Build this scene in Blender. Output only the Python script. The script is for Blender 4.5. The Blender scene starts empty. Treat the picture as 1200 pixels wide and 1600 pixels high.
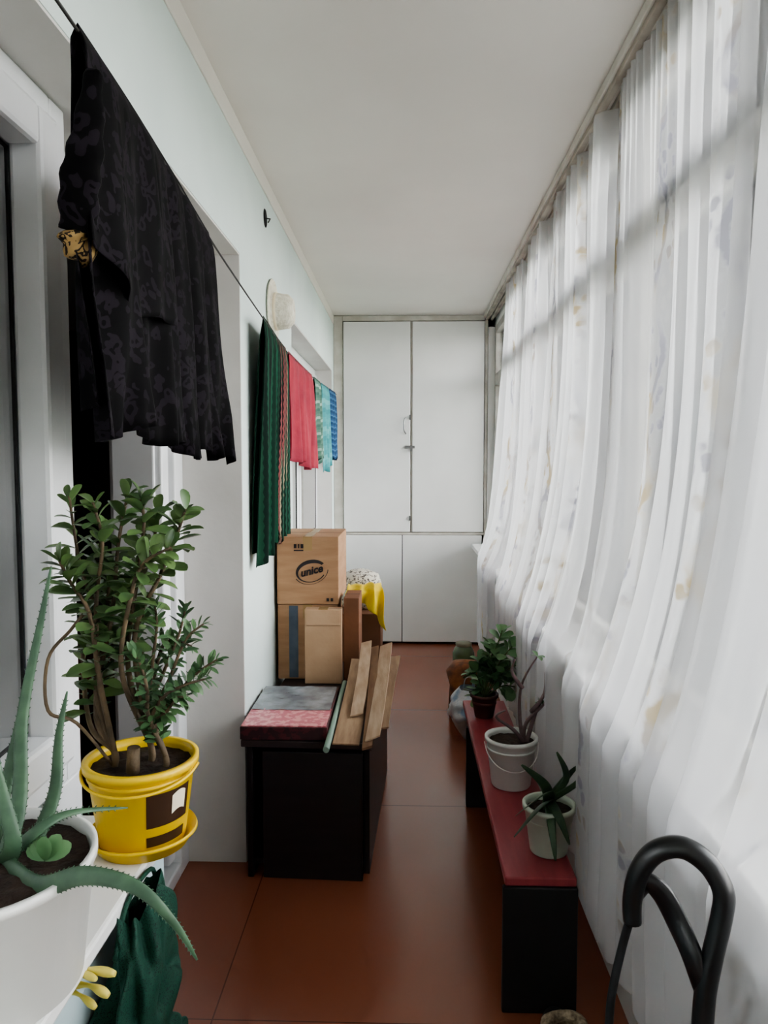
import bpy, bmesh, math, random
from mathutils import Vector, Matrix, Euler, noise
C = bpy.context.scene.collection
PI = math.pi
F = 1155.0
CAM = Vector((0, 0, 1.45))
EUL = Euler((math.radians(90 - 3.7), 0, math.radians(1.74)), 'XYZ')
RM = EUL.to_matrix()

def P(px, py, x=None, y=None, z=None):
    d = RM @ Vector(((px - 600) / F, (800 - py) / F, -1))
    if y is not None: t = (y - CAM.y) / d.y
    elif x is not None: t = (x - CAM.x) / d.x
    else: t = (z - CAM.z) / d.z
    return CAM + d * t

# ------------------------------------------------------------ materials
def hexc(h):
    h = h.lstrip('#'); v = [int(h[i:i + 2], 16) / 255 for i in (0, 2, 4)]
    return tuple((c / 12.92 if c <= .04045 else ((c + .055) / 1.055) ** 2.4) for c in v) + (1,)

class NT:
    def __init__(s, name):
        s.m = bpy.data.materials.new(name); s.m.use_nodes = True
        s.t = s.m.node_tree; s.t.nodes.clear()
        s.out = s.t.nodes.new('ShaderNodeOutputMaterial')
    def n(s, typ, **kw):
        nd = s.t.nodes.new('ShaderNode' + typ)
        ins = kw.pop('ins', {})
        for k, v in kw.items(): setattr(nd, k, v)
        for k, v in ins.items(): s.set(nd, k, v)
        return nd
    def set(s, nd, k, v):
        if isinstance(v, bpy.types.NodeSocket): s.t.links.new(v, nd.inputs[k])
        else: nd.inputs[k].default_value = v
    def math(s, op, a, b=0, c=0, clamp=False):
        nd = s.n('Math', operation=op, use_clamp=clamp)
        s.set(nd, 0, a); s.set(nd, 1, b); s.set(nd, 2, c)
        return nd.outputs[0]
    def mix(s, f, a, b):
        nd = s.n('Mix', data_type='RGBA')
        s.set(nd, 0, f); s.set(nd, 6, a); s.set(nd, 7, b)
        return nd.outputs[2]
    def ramp(s, f, a, b):
        nd = s.n('MapRange'); s.set(nd, 0, f); s.set(nd, 1, a); s.set(nd, 2, b)
        return nd.outputs[0]
    def fin(s, sh): s.t.links.new(sh, s.out.inputs[0]); return s.m

def mat(name, col, rough=.6, col2=None, scale=6, bump=0, bscale=None, metal=0, spec=.5, lo=.35, hi=.65, stretch=None, sheen=0, coat=0):
    t = NT(name)
    b = t.n('BsdfPrincipled')
    col = hexc(col) if isinstance(col, str) else col
    tc = t.n('TexCoord')
    vec = tc.outputs['Object']
    if stretch:
        mp = t.n('Mapping', ins={0: vec, 3: stretch}); vec = mp.outputs[0]
    nz = t.n('TexNoise', ins={'Vector': vec, 'Scale': scale, 'Detail': 5.0})
    if col2:
        col2 = hexc(col2) if isinstance(col2, str) else col2
        t.set(b, 'Base Color', t.mix(t.ramp(nz.outputs[0], lo, hi), col, col2))
    else: t.set(b, 'Base Color', col)
    t.set(b, 'Roughness', rough); t.set(b, 'Metallic', metal); t.set(b, 'Specular IOR Level', spec)
    if sheen: t.set(b, 'Sheen Weight', sheen)
    if coat: t.set(b, 'Coat Weight', coat); t.set(b, 'Coat Roughness', .15)
    if bump:
        nb = t.n('TexNoise', ins={'Vector': vec, 'Scale': bscale or scale * 4, 'Detail': 4.0})
        bp = t.n('Bump', ins={'Strength': bump, 'Distance': .01, 'Height': nb.outputs[0]})
        t.set(b, 'Normal', bp.outputs[0])
    return t.fin(b.outputs[0])

M = {}
M['mint'] = mat('mint_plaster', '#d9e4e1', .75, '#cdd9d7', 1.6, .12, 14)
M['white_wall'] = mat('white_plaster', '#e0deda', .7, '#d3d0cc', 2.5, .15, 20)
M['ceil'] = mat('ceiling_paint', '#e8e3dc', .55, '#dfd9d2', 1.0, .04, 8)
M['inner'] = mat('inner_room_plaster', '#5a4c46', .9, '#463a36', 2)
M['pvc'] = mat('white_pvc', '#e6e7e9', .3, '#dcdddf', 5)
M['gasket'] = mat('black_gasket', '#1c1c1e', .6)
M['paint'] = mat('white_gloss_paint', '#eeedeb', .33, '#e6e5e3', 2.2, .05, 20)
M['paint_frame'] = mat('aged_frame_paint', '#d2cec6', .5, '#bdb7ad', 9, .1, 40)
M['sashwood'] = mat('glazing_frame_paint', '#b5b2ac', .5, '#9b978f', 9, .1, 40)
M['crack'] = mat('dark_gap', '#4a4642', .9)
M['alu'] = mat('rail_metal', '#b4aca0', .4, '#857b70', 8, metal=.3)
M['steel'] = mat('steel', '#8b8b8b', .35, metal=.9)
M['wire'] = mat('line_cord', '#33302e', .6)
M['darkwood'] = mat('dark_veneer', '#262024', .38, '#1c181b', 3, .05, 20, stretch=(1, 1, 8))
M['darkedge'] = mat('dark_edge', '#3a2c2b', .45, '#2a2123', 8)
M['black_pl'] = mat('black_plastic', '#141416', .32, bump=.03, scale=30)
M['blackwood'] = mat('black_painted_wood', '#121214', .6, '#1b1b1f', 8, .1, 30)
M['redbench'] = mat('red_painted_wood', '#a3474c', .42, '#8f3a41', 4, .08, 25, stretch=(6, 1, 1))
M['card'] = mat('cardboard', '#b08a6a', .85, '#a07a5b', 5, .08, 60, stretch=(1, 1, 6))
M['card_l'] = mat('light_cardboard', '#c4a283', .85, '#b39070', 5, .08, 60)
M['card_d'] = mat('dark_cardboard', '#7a5036', .85, '#694430', 5, .08, 60)
M['tape'] = mat('packing_tape', '#a98b62', .25)
M['print'] = mat('box_ink', '#2c2628', .8)
M['blueprint'] = mat('blue_ink', '#4a5563', .8, '#5c6672', 12)
M['pine'] = mat('raw_plank', '#a08468', .8, '#83674f', 3, .1, 30, stretch=(14, 1, 14))
M['pine_l'] = mat('pale_plank', '#b59c84', .8, '#9c8067', 3, .1, 30, stretch=(14, 1, 14))
M['pine_d'] = mat('brown_plank', '#7b5c40', .8, '#654833', 3, .1, 30, stretch=(14, 1, 14))
M['greenpipe'] = mat('green_grey_pipe', '#8fa697', .4)
M['pinkp'] = mat('pink_pattern', '#c8727c', .4, '#e3a3a6', 40, lo=.48, hi=.55)
M['film'] = mat('plastic_film', '#93979c', .15, '#6d7076', 14, .5, 18)
M['maroon'] = mat('maroon_box', '#5a2a30', .4, '#3b2226', 30, lo=.48, hi=.52)
M['yellowpl'] = mat('yellow_plastic', '#ecc826', .35, '#e2bc1c', 4)
M['whitepl'] = mat('white_plastic', '#dededa', .4, '#d1d2cd', 6)
M['brownlabel'] = mat('brown_label', '#3a2618', .4)
M['cream'] = mat('cream_ink', '#e8dcc2', .5)
M['soil'] = mat('soil', '#3b2a21', .95, '#231913', 40, .8, 60)
M['bark'] = mat('stem_bark', '#6e5c46', .8, '#4c4032', 30, .3, 80)
M['greenstem'] = mat('green_stem', '#5b6b3c', .6, '#46552f', 30)
M['leaf'] = mat('jade_leaf', '#647e4c', .28, '#4c6741', 14, lo=.4, hi=.6)
M['leaf2'] = mat('small_leaf', '#58784e', .38, '#446245', 18, lo=.4, hi=.6)
M['leaf3'] = mat('pale_leaf', '#6d9064', .45, '#4d754b', 16)
M['aloe'] = mat('aloe_skin', '#4a664d', .5, '#37523e', 24, lo=.4, hi=.62)
M['blade'] = mat('dark_blade_leaf', '#3c5438', .45, '#2c4230', 24, lo=.4, hi=.62)
M['twig'] = mat('bare_twig', '#7b6466', .75, '#5a4846', 30)
M['redc'] = mat('red_cloth', '#aa3747', .9, '#922d3f', 9, .2, 60)
M['yellowc'] = mat('yellow_cloth', '#edd024', .85, '#dcbc18', 9, .2, 60, sheen=.2)
M['straw'] = mat('woven_straw', '#e8e4d6', .8, '#d2ccba', 60, .5, 120)
M['hole'] = mat('hole_black', '#0b0b0b', .9)
M['jar'] = mat('green_glass_jar', '#5a6a48', .15, '#46543a', 12)
M['jar2'] = mat('amber_glass_jar', '#6b5a3a', .15, '#514632', 12)
M['lid'] = mat('jar_lid', '#7b7660', .4)
M['bag'] = mat('plastic_bag', '#d3d9e0', .35, '#8fa9c4', 12, .6, 20, lo=.5, hi=.6)
M['orange'] = mat('orange_cloth', '#a86b42', .8, '#6b4633', 20)
M['beigefur'] = mat('beige_knit', '#b8a68d', .95, '#6f6050', 70, .8, 90)
M['mintside'] = mat('pale_blue_paint', '#c2d3d6', .6, '#b3c6ca', 3, .1, 15)
M['building'] = mat('pink_building', '#d8a79a', .9, '#cf998c', .3)
M['bwin'] = mat('building_glass', '#5b6875', .3)
M['ground'] = mat('ground', '#6b6a60', .9, '#55604a', .1)
M['yellowroot'] = mat('yellow_rubber', '#d8c860', .5)
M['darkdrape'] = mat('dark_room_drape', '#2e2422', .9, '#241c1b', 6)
M['brightener'] = mat('pane_brightener_cloth', '#e6edf2', .9, '#d5dde3', 6)  # for the sheet added to lighten the near left pane
M['darkpot'] = mat('brown_pot', '#5b3430', .5, '#482a28', 5)
M['palepot'] = mat('pale_pot', '#c6cebf', .4, '#b2beac', 5)

def floor_mat():
    t = NT('red_brown_floor_paint')
    g = t.n('NewGeometry'); sp = t.n('SeparateXYZ', ins={0: g.outputs['Position']})
    jy = t.math('LESS_THAN', t.math('PINGPONG', t.math('SUBTRACT', sp.outputs[1], .6), .615), .0022)
    jx = t.math('LESS_THAN', t.math('ABSOLUTE', t.math('ADD', sp.outputs[0], .505)), .002)
    j = t.math('MAXIMUM', jy, jx)
    flat = t.n('CombineXYZ', ins={0: sp.outputs[0], 1: sp.outputs[1], 2: .37})
    n1 = t.n('TexNoise', ins={'Vector': flat.outputs[0], 'Scale': 1.2, 'Detail': 1.0})
    c = t.mix(t.ramp(n1.outputs[0], .2, .8), hexc('#9c5c44'), hexc('#8a4e3a'))
    c = t.mix(t.math('MULTIPLY', j, .7), c, hexc('#4a2418'))
    b = t.n('BsdfPrincipled', ins={'Base Color': c, 'Specular IOR Level': .9, 'Roughness': .24})
    return t.fin(b.outputs[0])
M['floor'] = floor_mat()

def glass_mat(name, base, tint=(1, 1, 1, 1), k=1.0):
    t = NT(name)
    tr = t.n('BsdfTransparent', ins={0: tint})
    gl = t.n('BsdfGlossy', ins={'Roughness': .02})
    fr = t.n('Fresnel', ins={0: 1.5})
    f = t.math('ADD', t.math('MULTIPLY', fr.outputs[0], k), base, clamp=True)
    mx = t.n('MixShader'); t.set(mx, 0, f)
    t.t.links.new(tr.outputs[0], mx.inputs[1]); t.t.links.new(gl.outputs[0], mx.inputs[2])
    return t.fin(mx.outputs[0])
M['glass'] = glass_mat('window_glass', .0, (.97, .98, .98, 1))
M['glass_dark'] = glass_mat('double_glazing', .38, (.9, .95, .98, 1), 1.5)

def curtain_mat():
    t = NT('sheer_curtain_fabric')
    uv = t.n('UVMap'); sp = t.n('SeparateXYZ', ins={0: uv.outputs[0]})
    u, v = sp.outputs[0], sp.outputs[1]
    wig = t.math('MULTIPLY', t.math('SINE', t.math('MULTIPLY', v, 17.0)), .030)
    d = t.math('PINGPONG', t.math('ADD', u, wig), .26)
    d0 = t.math('PINGPONG', u, .26)
    n = t.n('TexNoise', ins={'Vector': uv.outputs[0], 'Scale': 26.0, 'Detail': 2.0})
    d = t.math('ADD', d, t.math('MULTIPLY', t.math('SUBTRACT', n.outputs[0], .5), .03))
    rib = t.math('SUBTRACT', 1.0, t.ramp(d, .008, .019))
    mp = t.n('Mapping', ins={0: uv.outputs[0], 3: (30, 17, 1)})
    wv = t.n('VectorMath', operation='SCALE', ins={0: n.outputs['Color'], 'Scale': .7})
    wa = t.n('VectorMath', operation='ADD', ins={0: mp.outputs[0], 1: wv.outputs[0]})
    vo = t.n('TexVoronoi', ins={'Vector': wa.outputs[0], 'Scale': 1.0, 'Randomness': .85})
    lf = t.math('SUBTRACT', 1.0, t.ramp(vo.outputs['Distance'], .26, .46))
    near = t.math('SUBTRACT', 1.0, t.ramp(d0, .055, .075))
    lf = t.math('MULTIPLY', lf, near)
    m = t.math('MAXIMUM', rib, lf)
    lown = t.n('TexNoise', ins={'Vector': uv.outputs[0], 'Scale': 5.0})
    gate = t.ramp(lown.outputs[0], .30, .52)
    m = t.math('MULTIPLY', m, gate)
    col = t.mix(t.ramp(lown.outputs['Color'], .44, .56), hexc('#a5905f'), hexc('#8a8995'))
    base = t.mix(t.math('MULTIPLY', m, .85), (.84, .84, .86, 1), col)
    df = t.n('BsdfDiffuse', ins={0: base}); tl = t.n('BsdfTranslucent', ins={0: base})
    a = t.n('MixShader', ins={0: .40}); t.t.links.new(df.outputs[0], a.inputs[1]); t.t.links.new(tl.outputs[0], a.inputs[2])
    tr = t.n('BsdfTransparent')
    b = t.n('MixShader'); t.set(b, 0, t.math('ADD', .43, t.math('MULTIPLY', m, .38)))
    t.t.links.new(tr.outputs[0], b.inputs[1]); t.t.links.new(a.outputs[0], b.inputs[2])
    return t.fin(b.outputs[0])
M['curtain'] = curtain_mat()

def spots_mat(name, dark, light, scale, lo, hi, rough=.7, sheen=.0, spec=.25):
    t = NT(name)
    tc = t.n('TexCoord')
    nz = t.n('TexNoise', ins={'Vector': tc.outputs['Object'], 'Scale': scale * .7})
    vm = t.n('VectorMath', operation='SCALE', ins={0: nz.outputs['Color'], 'Scale': .06})
    va = t.n('VectorMath', operation='ADD', ins={0: tc.outputs['Object'], 1: vm.outputs[0]})
    vo = t.n('TexVoronoi', ins={'Vector': va.outputs[0], 'Scale': scale})
    r = t.math('MULTIPLY', t.math('GREATER_THAN', vo.outputs['Distance'], lo), t.math('LESS_THAN', vo.outputs['Distance'], hi))
    b = t.n('BsdfPrincipled', ins={'Base Color': t.mix(r, hexc(dark), hexc(light)), 'Roughness': rough, 'Sheen Weight': sheen, 'Specular IOR Level': spec})
    return t.fin(b.outputs[0])
M['dress'] = spots_mat('black_sheer_print', '#060507', '#1f1a21', 34, .2, .46, .8, 0, .12)
M['leopard'] = spots_mat('leopard_print', '#94794f', '#231810', 60, .22, .48)
M['net'] = spots_mat('dark_green_net', '#071410', '#1c4336', 150, .35, 1.0)
M['flowerp'] = spots_mat('patterned_cloth', '#d6d0c2', '#57504c', 55, .2, .4)

def stripe_mat(name, cols, period, axis=0, zig=0):
    t = NT(name)
    uv = t.n('UVMap'); sp = t.n('SeparateXYZ', ins={0: uv.outputs[0]})
    u = sp.outputs[axis]
    if zig: u = t.math('ADD', u, t.math('MULTIPLY', t.math('PINGPONG', sp.outputs[1 - axis], .012), zig))
    f = t.math('FRACT', t.math('DIVIDE', u, period))
    cr = t.n('ValToRGB', ins={0: f}); cr.color_ramp.interpolation = 'CONSTANT'
    el = cr.color_ramp.elements
    el[0].position = 0; el[0].color = hexc(cols[0]); el[1].position = .999; el[1].color = hexc(cols[-1])
    for i, c in enumerate(cols[1:], 1):
        e = el.new(i / len(cols)); e.color = hexc(c)
    b = t.n('BsdfPrincipled', ins={'Base Color': cr.outputs[0], 'Roughness': .9, 'Specular IOR Level': .2})
    return t.fin(b.outputs[0])
M['stripe'] = stripe_mat('green_striped_cloth', ['#0e2a20', '#163c2b', '#0c1f19', '#1a4735', '#0e2a20', '#0c110f', '#163c2b'], .14, 0, .4)
M['stripe2'] = stripe_mat('multicolour_striped_cloth', ['#111214', '#9a756a', '#111214', '#193f2e', '#101113', '#7f4546', '#15171a', '#a08f76', '#12291f', '#22493a'], .12, 0, .5)
M['palegreen'] = stripe_mat('pale_green_striped_cloth', ['#4f6f62', '#5a7a6c', '#8aa296', '#4f6f62', '#5a7a6c', '#46645a'], .12, 1)
M['teal'] = stripe_mat('teal_towel_cloth', ['#47888c', '#4f9093', '#47888c', '#619d9f', '#4f9093', '#3e7f83'], .2, 1)
M['blue'] = stripe_mat('blue_check_cloth', ['#2a4a6c', '#305074', '#466c8e', '#2a4a6c', '#243f5e'], .05, 1)

# ------------------------------------------------------------ mesh builder
class B:
    def __init__(s): s.bm = bmesh.new(); s.uv = s.bm.loops.layers.uv.new('UVMap'); s.mi = 0
    def face(s, vs, uvs=None, smooth=False):
        try: f = s.bm.faces.new(vs)
        except ValueError: return None
        f.material_index = s.mi; f.smooth = smooth
        if uvs:
            for l, w in zip(f.loops, uvs): l[s.uv].uv = w
        return f
    def box(s, x0, x1, y0, y1, z0, z1, M4=None):
        vs = [s.bm.verts.new(Vector((x, y, z)) if not M4 else M4 @ Vector((x, y, z))) for x in (x0, x1) for y in (y0, y1) for z in (z0, z1)]
        for q in ((0, 1, 3, 2), (4, 6, 7, 5), (0, 4, 5, 1), (2, 3, 7, 6), (0, 2, 6, 4), (1, 5, 7, 3)): s.face([vs[i] for i in q])
        return s
    def plank(s, p0, p1, w, h, side=Vector((1, 0, 0))):
        d = (p1 - p0); L = d.length; d.normalize()
        sd = (side - d * side.dot(d)).normalized(); up = sd.cross(d)
        m = Matrix((sd, d, up)).transposed().to_4x4(); m.translation = p0
        n = 10; rows = []
        for i in range(n + 1):
            t_ = i / n
            ww = w * (1 + .06 * noise.noise(Vector((t_ * 3, p0.x * 50, 0)))) / 2; bow = .004 * math.sin(t_ * PI) * (1 if p0.x * 1000 % 2 > 1 else -1)
            y_ = L * t_ + (.012 * noise.noise(Vector((p0.x * 90, i, 2))) if i in (0, n) else 0)
            rows.append([s.bm.verts.new(m @ Vector((a * ww + bow, y_ + (a * .008 if i in (0, n) else 0), b_ * h / 2))) for a, b_ in ((-1, -1), (1, -1), (1, 1), (-1, 1))])
        for a, b_ in zip(rows, rows[1:]):
            for k in range(4): s.face([a[k], a[(k + 1) % 4], b_[(k + 1) % 4], b_[k]])
        s.face(rows[0][::-1]); s.face(rows[-1])
        return s
    def lathe(s, cx, cy, prof, seg=36, M4=None, a0=0, a1=2 * PI, wob=0):
        full = abs(a1 - a0 - 2 * PI) < 1e-6
        n = seg if full else seg + 1
        rings = []
        for r, z in prof:
            ring = []
            for i in range(n):
                a = a0 + (a1 - a0) * i / seg
                rr = max(r, 1e-5) * (1 + wob * math.sin(3 * a + z * 40))
                p = Vector((cx + rr * math.cos(a), cy + rr * math.sin(a), z))
                ring.append(s.bm.verts.new(M4 @ p if M4 else p))
            rings.append(ring)
        for j in range(len(rings) - 1):
            for i in range(seg):
                k = (i + 1) % n
                s.face([rings[j][i], rings[j][k], rings[j + 1][k], rings[j + 1][i]], smooth=True)
        return s
    def tube(s, pts, rad, seg=8, side=None, flat=1.0, cap=True):
        n = len(pts)
        if not isinstance(rad, (list, tuple)): rad = [rad] * n
        rings = []; prev = side or Vector((.31, .57, .76))
        for i, p in enumerate(pts):
            t = (pts[min(i + 1, n - 1)] - pts[max(i - 1, 0)]).normalized()
            sd = prev - t * prev.dot(t)
            if sd.length < 1e-4: sd = Vector((1, 0, 0)) - t * t.x
            sd.normalize(); nr = t.cross(sd); prev = sd
            r = max(rad[i], 2e-4)
            rings.append([s.bm.verts.new(p + sd * (r * math.cos(2 * PI * k / seg)) + nr * (r * flat * math.sin(2 * PI * k / seg))) for k in range(seg)])
        for j in range(n - 1):
            for k in range(seg):
                q = (k + 1) % seg
                s.face([rings[j][k], rings[j][q], rings[j + 1][q], rings[j + 1][k]], smooth=True)
        if cap: s.face(rings[0][::-1]); s.face(rings[-1])
        return s
    def grid(s, fn, nu, nv, uvf=None):
        vs = [[s.bm.verts.new(fn(i / nu, j / nv)) for j in range(nv + 1)] for i in range(nu + 1)]
        for i in range(nu):
            for j in range(nv):
                uvs = None
                if uvf: uvs = [uvf(a / nu, b / nv) for a, b in ((i, j), (i + 1, j), (i + 1, j + 1), (i, j + 1))]
                s.face([vs[i][j], vs[i + 1][j], vs[i + 1][j + 1], vs[i][j + 1]], uvs, True)
        return s
    def leaf(s, p, d, up, L, W, curl=.3, fold=.25, round_=False):
        d = d.normalized(); sd = d.cross(up)
        if sd.length < 1e-3: sd = d.cross(Vector((1, 0, 0)))
        sd.normalize(); n = sd.cross(d)
        rows = []
        prof = ((0, .1), (.15, .45), (.4, .85), (.65, 1), (.85, .85), (.96, .45), (1, .08)) if round_ else ((0, .08), (.2, .6), (.45, 1), (.7, .9), (.9, .5), (1, .05))
        for t, w in prof:
            c = p + d * (L * t) - n * (curl * L * t * t)
            hw = W * .5 * w
            rows.append([s.bm.verts.new(c - sd * hw + n * (fold * hw)), s.bm.verts.new(c), s.bm.verts.new(c + sd * hw + n * (fold * hw))])
        for a, b in zip(rows, rows[1:]):
            s.face([a[0], a[1], b[1], b[0]], smooth=True); s.face([a[1], a[2], b[2], b[1]], smooth=True)
        return s

def sm(pts, n=6):
    out = []; m = len(pts)
    for i in range(m - 1):
        p0, p1, p2, p3 = pts[max(i - 1, 0)], pts[i], pts[i + 1], pts[min(i + 2, m - 1)]
        for k in range(n):
            t = k / n
            out.append(.5 * ((2 * p1) + (p2 - p0) * t + (2 * p0 - 5 * p1 + 4 * p2 - p3) * t * t + (3 * p1 - p0 - 3 * p2 + p3) * t ** 3))
    out.append(pts[-1]); return out

def meta(o, label=None, cat=None, group=None, kind=None):
    if label: o['label'] = label
    if cat: o['category'] = cat
    if group: o['group'] = group
    if kind: o['kind'] = kind
    return o

def obj(name, b, m, parent=None, bevel=0, solid=0, sub=0, label=None, recalc=False):
    if recalc: bmesh.ops.recalc_face_normals(b.bm, faces=b.bm.faces)
    me = bpy.data.meshes.new(name); b.bm.to_mesh(me); b.bm.free()
    for x in (m if isinstance(m, (list, tuple)) else [m]): me.materials.append(M[x])
    o = bpy.data.objects.new(name, me); C.objects.link(o)
    if parent is not None:
        root = parent
        while root.parent: root = root.parent
        off = Vector(root.get('_base', (0, 0, 0)))
        me.transform(Matrix.Translation(-off)); o.parent = parent
    else:
        xs = [v.co for v in me.vertices]
        mn = Vector([min(c[i] for c in xs) for i in range(3)]); mx = Vector([max(c[i] for c in xs) for i in range(3)])
        base = Vector(((mn.x + mx.x) / 2, (mn.y + mx.y) / 2, mn.z))
        me.transform(Matrix.Translation(-base)); o.location = base; o['_base'] = tuple(base)
    if solid:
        md = o.modifiers.new('thick', 'SOLIDIFY'); md.thickness = solid; md.offset = 0
    if bevel:
        md = o.modifiers.new('bevel', 'BEVEL'); md.width = bevel; md.segments = 2; md.limit_method = 'ANGLE'
    if sub:
        md = o.modifiers.new('sub', 'SUBSURF'); md.levels = sub; md.render_levels = sub
    if label: o['label'] = label
    return o

def thing(name, loc, label, cat, group=None):
    o = bpy.data.objects.new(name, None); C.objects.link(o); o.empty_display_size = .05
    o.location = loc; o['_base'] = tuple(loc)
    return meta(o, label, cat, group)

def struct(name, b, m, parent=None, **k):
    o = obj(name, b, m, parent, **k)
    if parent is None: o['kind'] = 'structure'
    return o

XL, XR = -.58, .58
YB = 5.9
ZC = 2.62
ZH = 2.18
Y0 = -1.3
# ------------------------------------------------------------ shell
b = B(); b.box(-3.6, .85, Y0 - .1, 6.6, -.08, 0); struct('floor', b, 'floor')
b = B(); b.box(-3.6, .95, Y0 - .1, 6.6, ZC, ZC + .12); struct('ceiling', b, 'ceil')
b = B()
XI = -.92
b.box(XI, XL, Y0, 6.5, ZH, ZC)
b.box(XI, XL, 2.6, 3.75, 0, ZH)
b.box(XI, XL, 5.76, 6.5, 0, ZH)
b.box(XI, XL, 3.75, 5.76, 0, .8)
b.box(XI, XL, Y0, -.3, 0, ZH)
struct('wall_left', b, 'mint')
b = B(); b.box(XI, -.485, -.3, 1.42, 0, .745); struct('wall_parapet', b, 'mintside')
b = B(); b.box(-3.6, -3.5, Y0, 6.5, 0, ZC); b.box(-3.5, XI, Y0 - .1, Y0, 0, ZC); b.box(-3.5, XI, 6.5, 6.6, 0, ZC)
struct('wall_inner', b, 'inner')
b = B(); b.box(XI, .85, Y0 - .1, Y0, 0, ZC)
struct('wall_front', b, 'white_wall')
b = B(); b.box(-.92, .85, 6.5, 6.6, 0, ZC); struct('wall_back', b, 'white_wall')
b = B(); b.box(.58, .78, Y0, 5.88, 0, .79); b.box(.70, .78, Y0, 6.5, 2.52, ZC); b.box(.64, .78, 5.88, 6.5, 0, 2.52)
struct('wall_right', b, 'white_wall')
b = B(); b.box(.515, .78, Y0, 5.86, .79, .82); struct('trim_1', b, 'paint', bevel=.006)
b = B(); b.box(-.86, XL - .001, 2.594, 2.6, 0, ZH); b.box(XI, XL - .001, 5.754, 5.76, .8, ZH); struct('trim_2', b, 'white_wall')
b = B(); b.box(XL - .001, XL + .006, Y0, 5.88, ZC - .07, ZC); struct('trim_3', b, 'ceil', bevel=.003)
b = B(); b.box(XI, XL - .002, -.3, 5.76, ZH - .006, ZH); struct('trim_4', b, 'white_wall')

def prof_frame(b, x0, x1, y0, y1, z0, z1, w):
    b.box(x0, x1, y0, y0 + w, z0, z1); b.box(x0, x1, y1 - w, y1, z0, z1)
    b.box(x0, x1, y0 + w, y1 - w, z0, z0 + w); b.box(x0, x1, y0 + w, y1 - w, z1 - w, z1)

def inner_window(n, y0, y1, z0, z1, muls, fw=.055, slant=0):
    b = B(); prof_frame(b, -.765, -.705, y0, y1, z0, z1, fw)
    for m_ in muls: b.box(-.765, -.705, m_ - .03, m_ + .03, z0 + fw, z1 - fw)
    w = struct('window_%d' % n, b, 'pvc', bevel=.006)
    es = [y0 + fw] + [q for m_ in muls for q in (m_ - .03, m_ + .03)] + [y1 - fw]
    for i in range(0, len(es), 2):
        b = B(); prof_frame(b, -.755, -.69, es[i] - .008, es[i + 1] + .008, z0 + .045, z1 - .045, .078)
        s = obj('sash', b, 'pvc', w, bevel=.01)
        b = B(); a, c = es[i] + .070, es[i + 1] - .070
        ag = math.atan2(slant, c - a)
        m4 = Matrix.Translation((-.695, a, 0)) @ Matrix.Rotation(ag, 4, 'Z')
        L = math.hypot(slant, c - a)
        for q in ((-.004, .004, 0, .005, z0 + .123, z1 - .123), (-.004, .004, L - .005, L, z0 + .123, z1 - .123), (-.004, .004, 0, L, z0 + .123, z0 + .128), (-.004, .004, 0, L, z1 - .128, z1 - .123)): b.box(*q, m4)
        obj('gasket', b, 'gasket', s)
        b = B(); b.box(-.003, .001, 0, L, z0 + .123, z1 - .123, m4); obj('pane', b, 'glass_dark', s)
    return w
inner_window(1, -.3, 1.55, .79, ZH - .007, [.62], .065, .062)  # panes slanted so their reflection misses the dress and catches brighter surfaces
b = B(); b.box(-.765, -.705, 1.42, 1.55, 0, .79); struct('trim_5', b, 'pvc', bevel=.004)
inner_window(2, 3.75, 5.752, .84, ZH - .007, [4.75])
b = B(); b.box(-.80, -.53, 3.72, 5.752, .8, .84); struct('trim_6', b, 'paint', bevel=.008)
b = B(); b.box(-.705, -.44, -.3, 1.37, .747, .775); struct('trim_7', b, 'paint', bevel=.006)
b = B(); b.grid(lambda u, v: Vector((-.779 + .008 * math.sin(u * 120), -.28 + 1.85 * u, .80 + 1.37 * v)), 240, 2)  # invented pale sheet, added so the near left glass doesn't read black
o = obj('pane_brightener', b, 'brightener'); meta(o, 'pale rippled sheet added behind the near left window glass to lighten the dark pane', 'curtain')

# balcony doorway
b = B()
b.box(-.86, -.79, 2.50, 2.594, 0.0, ZH - .007); b.box(-.86, -.79, 1.55, 2.50, 2.10, ZH - .007); b.box(-.86, -.79, 1.56, 1.60, 0, 2.1)
b.box(-.86, -.79, 1.60, 2.50, 0, .05)
d1 = struct('door_1', b, 'pvc', bevel=.006)
b = B()
m4 = Matrix.Translation((-.80, 2.50, 0)) @ Matrix.Rotation(math.radians(-8), 4, 'Z')
b.box(-.20, -.01, -.055, 0, .06, 2.09, m4)
b.box(-.185, -.03, -.068, -.055, .15, 2.0, m4)
lf = obj('door_leaf', b, 'pvc', d1, bevel=.008)
b = B()
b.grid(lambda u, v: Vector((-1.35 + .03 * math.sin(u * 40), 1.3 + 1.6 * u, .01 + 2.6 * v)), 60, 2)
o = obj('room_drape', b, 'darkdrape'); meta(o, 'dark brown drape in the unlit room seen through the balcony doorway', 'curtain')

# outer glazing
wy = [-1.3, -.4, .5, 1.4, 2.3, 3.2, 4.1, 5.0, 5.88]
for i in range(8):
    y0, y1 = wy[i], wy[i + 1]
    b = B(); prof_frame(b, .69, .75, y0, y1, .82, 2.52, .055)
    b.box(.69, .75, y0 + .055, y1 - .055, 2.06, 2.15)
    w = struct('window_%d' % (i + 3), b, 'sashwood', bevel=.004)
    b = B(); b.box(.718, .722, y0 + .055, y1 - .055, .875, 2.06); obj('pane', b, 'glass', w)
    b = B(); b.box(.718, .722, y0 + .055, y1 - .055, 2.15, 2.465); obj('pane', b, 'glass', w)

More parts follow.
